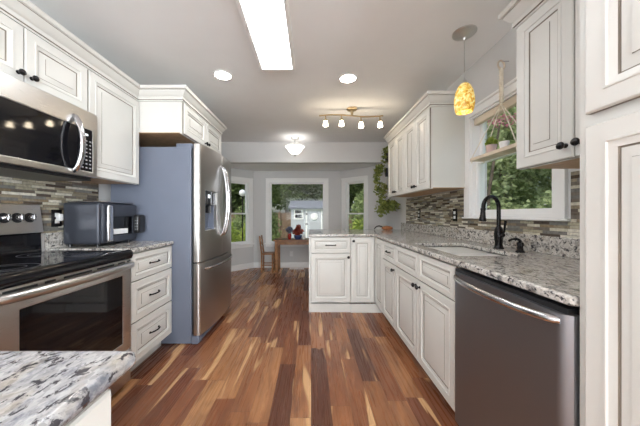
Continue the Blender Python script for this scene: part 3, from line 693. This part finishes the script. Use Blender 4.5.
MB().lathe(c0+Vector((0, 0, -.33)), (0, 0, -1), [(.006, 0), (.010, .01), (.020, .022), (.026, .036)], 18).build('cap', nickel, pd)
MB().lathe(c0+Vector((0, 0, -.365)), (0, 0, -1), [(.024, 0), (.040, .018), (.056, .055), (.065, .105), (.066, .145), (.060, .185), (.053, .203), (.049, .203), (.056, .183), (.061, .145), (.060, .105), (.051, .055), (.034, .018)], 32, False, False).build('shade', amber, pd)
MB().lathe(c0+Vector((0, 0, -.40)), (0, 0, -1), [(.013, 0), (.015, .04), (.026, .08), (.028, .105), (.020, .13), (.001, .14)], 16).build('bulb', glow('pendant_bulb', (1, .82, .55), 10*PEND_E), pd)

# ------------------------------------------------------------------ foliage helpers
def leaves(blobs, n, size, seed=0, asp=1.7, shell=.45, droop=0):
    """n creased leaves scattered through a set of ellipsoids (centre, radii)"""
    rnd = random.Random(seed); vv = []; ff = []; g = rnd.gauss
    wts = [b[1][0]*b[1][1]+b[1][2]*b[1][0] for b in blobs]
    for c, r in rnd.choices(blobs, wts, k=n):
        d = Vector((g(0, 1), g(0, 1), g(0, 1))).normalized()*(1-shell*rnd.random()**1.5)
        p = Vector((c[0]+d.x*r[0], c[1]+d.y*r[1], c[2]+d.z*r[2]))
        u = Vector((g(0, 1), g(0, 1), g(0, .6)-droop)).normalized(); s = size*rnd.uniform(.55, 1.35)
        t = u.cross((d*1.2+Vector((g(0, 1), g(0, 1), g(0, 1)))).normalized())
        if t.length < .05: continue
        t.normalize(); k = u.cross(t)*s*.12; i = len(vv)
        vv += [p-u*s*asp/2, p+t*s/2+k, p+u*s*asp/2, p-t*s/2+k]; ff += [(i, i+1, i+2), (i, i+2, i+3)]
    return vv, ff
def fol(name, vf, mat, parent):
    o0 = orig(parent); me = bpy.data.meshes.new(name)
    me.from_pydata([v-o0 for v in vf[0]], [], vf[1]); me.materials.append(mat)
    o = bpy.data.objects.new(name, me); COL.objects.link(o); o.parent = parent
    return o

# ------------------------------------------------------------------ shelf hanging in the sink window
sh = thing('hanging_shelf', (1.33, 1.81, 1.575), 'pale wooden shelf hung on knotted cords in front of the sink window', 'shelf')
MB().box(1.265, 1.375, 1.57, 2.04, 1.566, 1.590).build('board', woodl, sh, .002)
hk = Vector((1.345, 1.81, 2.205))
MB().cyl((1.399, 1.81, 2.229), (1.338, 1.81, 2.229), .003, .003, 8).build('hook', chrome, sh)
MB().tube([hk+Vector((.030*math.cos(a), .010*math.cos(a), .030*math.sin(a)-.003)) for a in [2*math.pi*i/20 for i in range(21)]], .006, 8).build('ring', woodl, sh)
kn = Vector((1.345, 1.81, 1.93))
mb = MB()
for k in range(2):
    mb.tube([hk+Vector((0, 0, -.028))*(1-t)+(kn-hk)*t+Vector((.006*math.cos(t*50+k*math.pi), .008*math.sin(t*50+k*math.pi), 0)) for t in [i/40 for i in range(41)]], .0085, 6)
mb.build('braid', rope, sh)
for x in (1.272, 1.368):
    for y in (1.585, 2.025): MB().tube([kn, (x, y, 1.592), (x, y, 1.55)], .0038, 6).build('cord', rope, sh)
sp = thing('potted_succulent', (1.32, 1.875, 1.5905), 'small bright green succulent in a pink pot on the hanging shelf', 'plant')
MB().lathe((1.32, 1.875, 1.5905), (0, 0, 1), [(.026, 0), (.034, .055), (.036, .062), (.031, .062), (.029, .05)], 18).build('pot', terra, sp)
fol('foliage', leaves([((1.32, 1.875, 1.675), (.035, .035, .035))], 90, .022, 3, 1.6), leaf_lime, sp)
s2 = tag(MB().lathe((1.325, 1.755, 1.5905), (0, 0, 1), [(.022, 0), (.030, .045), (.030, .055), (.026, .055), (.024, .04)], 18).build('plant_pot', whitep, origin=(1.325, 1.755, 1.5905)), 'small empty white pot on the hanging shelf', 'pot')

# ------------------------------------------------------------------ hanging plants on the right wall
for k, (y, z, lab, rad, n, bl_) in enumerate((
    (4.08, 2.05, 'topmost of the wall planters, spilling dark leaves by the cabinet', .06, 60, [((1.20, 4.05, 2.13), (.09, .09, .08)), ((1.17, 4.05, 2.03), (.06, .07, .08))]),
    (4.10, 1.82, 'middle trailing green plant in a black wall planter', .07, 300, [((1.10, 4.08, 1.88), (.10, .10, .09)), ((1.06, 4.08, 1.72), (.07, .08, .12)), ((1.13, 4.10, 1.53), (.13, .11, .13))]),
    (4.12, 1.30, 'lowest bushy green plant hanging above the counter end', .07, 330, [((1.18, 4.05, 1.29), (.17, .14, .12)), ((1.12, 4.05, 1.20), (.11, .1, .10)), ((1.28, 3.98, 1.27), (.09, .09, .10))]))):
    t = thing('wall_planter', (1.24, y, z), lab, 'plant')
    MB().lathe((1.24, y, z-.07), (0, 0, 1), [(.05, 0), (.068, .12), (.072, .13), (.062, .13), (.058, .11)], 18).build('pot', blackp, t)
    MB().box(1.305, 1.399, y-.012, y+.012, z-.01, z+.012).build('bracket', blackp, t)
    fol('foliage', leaves(bl_, n, .042, 20+k, 1.4, .8, .5), leaf_house, t)
ds = thing('covered_dish', (1.12, 3.80, .9155), 'brown oval dish with a dark curved handle at the far end of the counter', 'dish')
MB().ball((1.13, 3.80, .942), (.085, .06, .034), 20).lathe((1.13, 3.80, .9155), (0, 0, 1), [(.05, 0), (.06, .012)], 20).build('bowl', orange_dish, ds)
MB().tube(bez((1.06, 3.79, .955), (1.02, 3.78, .985), (.96, 3.78, .985), (.935, 3.78, .925), 10), .008, 8).build('handle', bronze, ds)

# ------------------------------------------------------------------ table and chair in the bay
tb = thing('dining_table', (-.2, 5.22, 0), 'brown wooden table in front of the picture window', 'table')
MB().box(-.74, .48, 5.02, 5.44, .615, .64).build('tabletop', woodt, tb, .004)
MB().box(-.69, .43, 5.06, 5.08, .545, .6145).box(-.69, .43, 5.38, 5.40, .545, .6145).box(-.69, -.67, 5.08, 5.38, .545, .6145).box(.41, .43, 5.08, 5.38, .545, .6145).build('apron', woodt, tb)
for x in (-.715, .385):
    for y in (5.04, 5.36): MB().box(x, x+.065, y, y+.06, 0, .6145).build('leg', woodt, tb, .003)
ch = thing('dining_chair', (-.87, 5.13, 0), 'slat back wooden chair pushed up to the end of the table', 'chair')
MB().box(-.98, -.735, 5.0, 5.26, .355, .378).build('seat', woodt, ch, .006)
for y in (5.01, 5.235):
    MB().prism([(-.985, y, 0), (-.96, y, 0), (-.955, y, .36), (-1.0, y, .72), (-1.022, y, .72), (-.98, y, .36)], (0, .025, 0)).build('back_leg', woodt, ch, .003)
    MB().box(-.77, -.745, y, y+.025, 0, .3545).build('leg', woodt, ch, .003)
    MB().box(-.96, -.77, y+.006, y+.018, .14, .16).build('stretcher', woodt, ch)
for k, z in enumerate((.46, .55, .64)): MB().prism([(-.984-.033*k*.35, 5.035, z), (-.972-.033*k*.35, 5.035, z), (-.98-.033*k*.35, 5.035, z+.05), (-.992-.033*k*.35, 5.035, z+.05)], (0, .2, 0)).build('slat', woodt, ch)
def pot_plant(name, x, y, label, potmat, prof, blobs, n, size, mat, seed):
    t = thing(name, (x, y, .6405), label, 'flowers')
    MB().lathe((x, y, .6405), (0, 0, 1), prof, 18).build('vase', potmat, t)
    fol('flowers', leaves(blobs, n, size, seed, 1.1, .8), mat, t)
    return t
v1 = pot_plant('flower_vase', -.435, 5.2, 'grey blue flowers in a red vase on the table', redv, [(.025, 0), (.035, .03), (.042, .075), (.034, .10), (.037, .115), (.032, .115), (.028, .09)], [((-.435, 5.2, .83), (.075, .065, .075))], 200, .035, petal_grey, 4)
MB().tube([(-.435, 5.2, .66), (-.435, 5.2, .80)], .006, 6).build('stem', leaf_dark, v1)
v2 = pot_plant('potted_flowers', -.265, 5.2, 'dark red flowers in a blue pot on the table', bluep, [(.05, 0), (.075, .03), (.085, .07), (.078, .085), (.07, .085), (.065, .06)], [((-.265, 5.2, .79), (.12, .08, .07)), ((-.26, 5.2, .87), (.06, .06, .08))], 300, .042, petal_red, 5)
MB().tube([(-.265, 5.2, .68), (-.262, 5.2, .86)], .006, 6).build('stem', leaf_dark, v2)
tag(MB().lathe((-.145, 5.15, .6405), (0, 0, 1), [(.026, 0), (.032, .04), (.026, .062), (.03, .085), (.012, .10), (.001, .102)], 18).build('figurine', whitep, origin=(-.145, 5.15, .6405)), 'small white ornament next to the blue pot on the table', 'ornament')
t = thing('wall_outlet', (-.42, YB, .30), 'white outlet on the bay wall under the table', 'outlet')
Mo = frame((-.42, YB-.0005, .30), (1, 0, 0), (0, -1, 0))
MB(Mo).box(-.036, .036, 0, .006, -.057, .057).build('plate', whitep, t, .003)
for s in (-1, 1): MB(Mo).box(-.015, .015, .0062, .008, s*.022-.013, s*.022+.013).build('socket', trimw, t)
t = thing('floor_vent', (-.30, 5.37, 0), 'white floor register by the baseboard beneath the table', 'vent')
MB().grid([-.45, -.435, -.165, -.15], [5.33, 5.342, 5.408, 5.42], lambda x, y: Vector((x, y, .008)), lambda p: p-Vector((0, 0, .0075)), lambda x, y: -.435 < x < -.165 and 5.342 < y < 5.408).build('frame', trimw, t)
mb = MB()
for k in range(14): mb.box(-.434+.0195*k, -.424+.0195*k, 5.3425, 5.4075, .001, .006)
mb.build('grille', trimw, t, smooth=0)

# ------------------------------------------------------------------ garden
GZ = -.55
gr = MB().box(-30, 30, -10, 40, GZ-.2, GZ).build('ground_lawn', lawn, smooth=0); struct(gr, 'grassy garden ground outside the windows', 'lawn')
pv = MB().prism([(-4.6, 6.4, GZ), (-.4, 6.4, GZ), (-.4, 9.0, GZ), (-4.6, 9.0, GZ)], (0, 0, .03)).build('patio', concrete, smooth=0); struct(pv, 'pinkish paved patio outside the bay', 'patio')
SYd = 12.0
sd_ = thing('shed', (.45, 13, GZ), 'white garden shed with grey roof outside the picture window', 'shed')
xa, xb = P(291, 0, SYd).x, P(331, 0, SYd).x; ez = P(0, 209, SYd).z; rz = P(0, 201, SYd+1.2).z-.06
MB().box(xa, xb, SYd, SYd+2.4, GZ, ez).build('wall', shedw, sd_, smooth=0)
mb = MB()
for k in range(9): mb.box(xa, xb, SYd-.008, SYd-.0005, GZ+.2+.2*k, GZ+.375+.2*k) if GZ+.375+.2*k < ez else None
mb.build('siding', shedw, sd_, smooth=0)
MB().rings([[(x, SYd-.15, ez-.02), (x, SYd+1.2, rz), (x, SYd+2.55, ez-.02), (x, SYd+2.55, ez+.06), (x, SYd+1.2, rz+.08), (x, SYd-.15, ez+.06)] for x in (xa-.12, xb+.12)]).build('roof', shedroof, sd_, smooth=0)
a, b = P(295.2, 210, SYd), P(302.2, 218, SYd)
wf = MB().grid([a.x-.06, a.x, b.x, b.x+.06], [b.z-.06, b.z, a.z, a.z+.06], lambda x, z: Vector((x, SYd-.04, z)), lambda p: p+Vector((0, .03, 0)), lambda x, z: a.x < x < b.x and b.z < z < a.z).build('window_frame', trimw, sd_)
MB().box(a.x, b.x, SYd-.025, SYd-.012, b.z, a.z).build('pane', blackg, wf, smooth=0)
MB().box(a.x, b.x, SYd-.036, SYd-.0255, (a.z+b.z)/2-.02, (a.z+b.z)/2+.02).build('muntin', trimw, wf, smooth=0)
a, b = P(307, 210.5, SYd), P(321, 235, SYd)
dk = MB().grid([a.x-.06, a.x, b.x, b.x+.06], [GZ+.1, a.z, a.z+.06], lambda x, z: Vector((x, SYd-.05, z)), lambda p: p+Vector((0, .04, 0)), lambda x, z: a.x < x < b.x and z < a.z).build('door_frame', trimw, sd_)
do = MB().box(a.x, b.x, SYd-.03, SYd-.012, GZ+.1, a.z).build('door', shedw, sd_, smooth=0)
for z in (P(0, 214, SYd).z, P(0, 224, SYd).z):
    MB().box(a.x-.075, a.x+.03, SYd-.058, SYd-.0505, z-.03, z+.03).build('hinge', blackp, do)
c = P(314, 216.5, SYd)
tag(MB().lathe((c.x, SYd-.0585, c.z), (0, -1, 0), [(.155, 0), (.17, .01), (.155, .025), (.06, .03), (.001, .03)], 24).build('wall_plaque', trimw, origin=(c.x, SYd-.0585, c.z)), 'round white plaque hanging on the shed door', 'plaque')
fe = thing('fence', (0, 16, GZ), 'brown wooden board fence behind the shed', 'fence')
MB().box(-8, 8, 16.0, 16.05, GZ+.1, 1.25).build('board_panel', fencew, fe, smooth=0)
for k in range(9):
    MB().box(-8+2*k, -7.9+2*k, 15.9, 15.998, GZ, 1.32).build('post', fencew, fe, smooth=0)
def tree(x, y, h, r, mat, lab, n=1500, size=.26, seed=0, trunk=True, g='garden trees and shrubs', cat='tree', name='tree', low=None):
    t = thing(name, (x, y, GZ), lab, cat, g)
    rnd = random.Random(seed); bl = []
    z0 = GZ+(h*.22 if low is None else low)
    for k in range(9):
        f = k/8; zz = z0+(h-z0+GZ)*(.12+.8*f); rr = r*(.75+.45*math.sin(math.pi*(f*.85+.1)))*.6
        a = rnd.uniform(0, 6.28); q = r*.42*(1-f*.5)
        bl.append(((x+math.cos(a)*q, y+math.sin(a)*q, zz), (rr, rr, h*.11+.15)))
    fol('foliage', leaves(bl, n, size, seed, 1.5, .6), mat, t)
    if trunk:
        mb = MB().tube([(x, y, GZ), (x+.05, y, GZ+h*.3), (x-.04, y+.05, GZ+h*.7)], [r*.09+.05, r*.07+.04, .03], 8)
        mb.build('trunk', bark, t)
    return t
TL = 'tall dark leafy tree standing behind the garden fence'
for k, (x, y, h, r) in enumerate([(-7.5, 18, 8, 2.6), (-5.6, 17.6, 7, 2.2), (-3.6, 18.4, 8.5, 2.4), (-1.6, 17.4, 7.5, 2.1), (.3, 18.2, 8.5, 2.4), (2.2, 17.5, 8, 2.2), (4.2, 18, 8, 2.4), (6.3, 17.6, 8.5, 2.4), (-9.4, 17, 8, 2.5)]):
    tree(x, y, h, r, leaf_dark, TL, 9000, .17, 40+k)
BLb = 'dense green shrub growing in front of the brown fence'
for k, (x, y, h, r) in enumerate([(-2.1, 13.0, 1.75, .75), (-3.5, 13.6, 1.9, .9), (-5.0, 13.2, 1.8, .9), (-6.4, 12.4, 1.9, .9), (-3.2, 11.2, 1.3, .55), (3.3, 13.4, 2.0, .9), (4.8, 12.8, 2.0, .9)]):
    tree(x, y, h, r, leaf_mid if k % 2 == 0 else leaf_mid, BLb, 3000, .075, 60+k, False, 'garden shrubs', 'shrub', 'shrub', 0)
tree(-2.15, 9.4, 1.35, .55, leaf_lime, 'lime green shrub past the patio outside the narrow window by the fridge', 2500, .06, 80, False, None, 'shrub', 'shrub', 0)
tree(-3.15, 9.7, 1.4, .6, leaf_lime, 'lime green shrub outside the bay, mostly behind the refrigerator edge', 2500, .06, 81, False, None, 'shrub', 'shrub', 0)
tree(1.35, 7.6, 1.45, .38, leaf_lime, 'yellow green shrub outside the narrow window by the hanging plants', 1600, .06, 82, False, None, 'shrub', 'shrub', 0)
tree(2.35, 10.6, 2.6, .8, leaf_mid, 'loose leafy young tree outside the narrow window by the hanging plants', 3500, .08, 83, True, None, 'tree', 'tree', .9)
tree(-2.75, 12.2, 5.0, .8, leaf_dark, 'slender tree outside the narrow window by the fridge', 3500, .10, 84, True, None, 'tree', 'tree', 1.6)
SLb = 'leafy green tree outside the sink window'
for k, (x, y, h, r) in enumerate([(6.2, 3.0, 5.0, 1.6), (6.4, 5.6, 5.2, 1.7), (6.0, 8.0, 5.5, 1.7), (7.6, 10.4, 6, 2.0), (8.6, 6.6, 7.0, 2.2), (8.4, 4.0, 7.0, 2.2), (9.6, 8.8, 7.5, 2.4), (10, 12.5, 7, 2.4)]):
    tree(x, y, h, r, leaf_pale if k < 4 else leaf_mid, SLb, 8000, .10, 100+k, True, 'trees outside the sink window')
SBb = 'low shrub under the trees outside the sink window'
for k, (x, y, h, r) in enumerate([(4.4, 3.4, 1.9, .8), (4.5, 4.8, 2.0, .8), (4.6, 6.2, 1.9, .8), (4.9, 7.6, 2.0, .9)]):
    tree(x, y, h, r, leaf_pale, SBb, 4000, .06, 120+k, False, 'shrubs outside the sink window', 'shrub', 'shrub', 0)
pk = thing('flowering_shrub', (4.6, 6.6, GZ), 'pink flowering branch outside the sink window above the shelf', 'shrub')
fol('blossom', leaves([(P(492, 119, 6.3), (.3, .4, .09)), (P(508, 121, 5.8), (.35, .4, .10))], 260, .05, 9, 1.1), petal_pink, pk)
MB().tube([(4.6, 6.6, GZ), (4.5, 6.5, 1.6), P(500, 122, 6.0)+Vector((0, 0, 0))], [.05, .04, .02], 8).build('trunk', bark, pk)
gl = thing('garden_light', (P(242.5, 0, 8.2).x, 8.2, GZ), 'white globe lamp on a post outside the narrow window by the fridge', 'lamp')
c = P(242.5, 193, 8.2)
MB().tube([(c.x, c.y, GZ), (c.x, c.y, c.z-.08)], .02, 10).build('post', bronze, gl)
MB().ball(c, .11, 16).build('globe', whitep, gl)
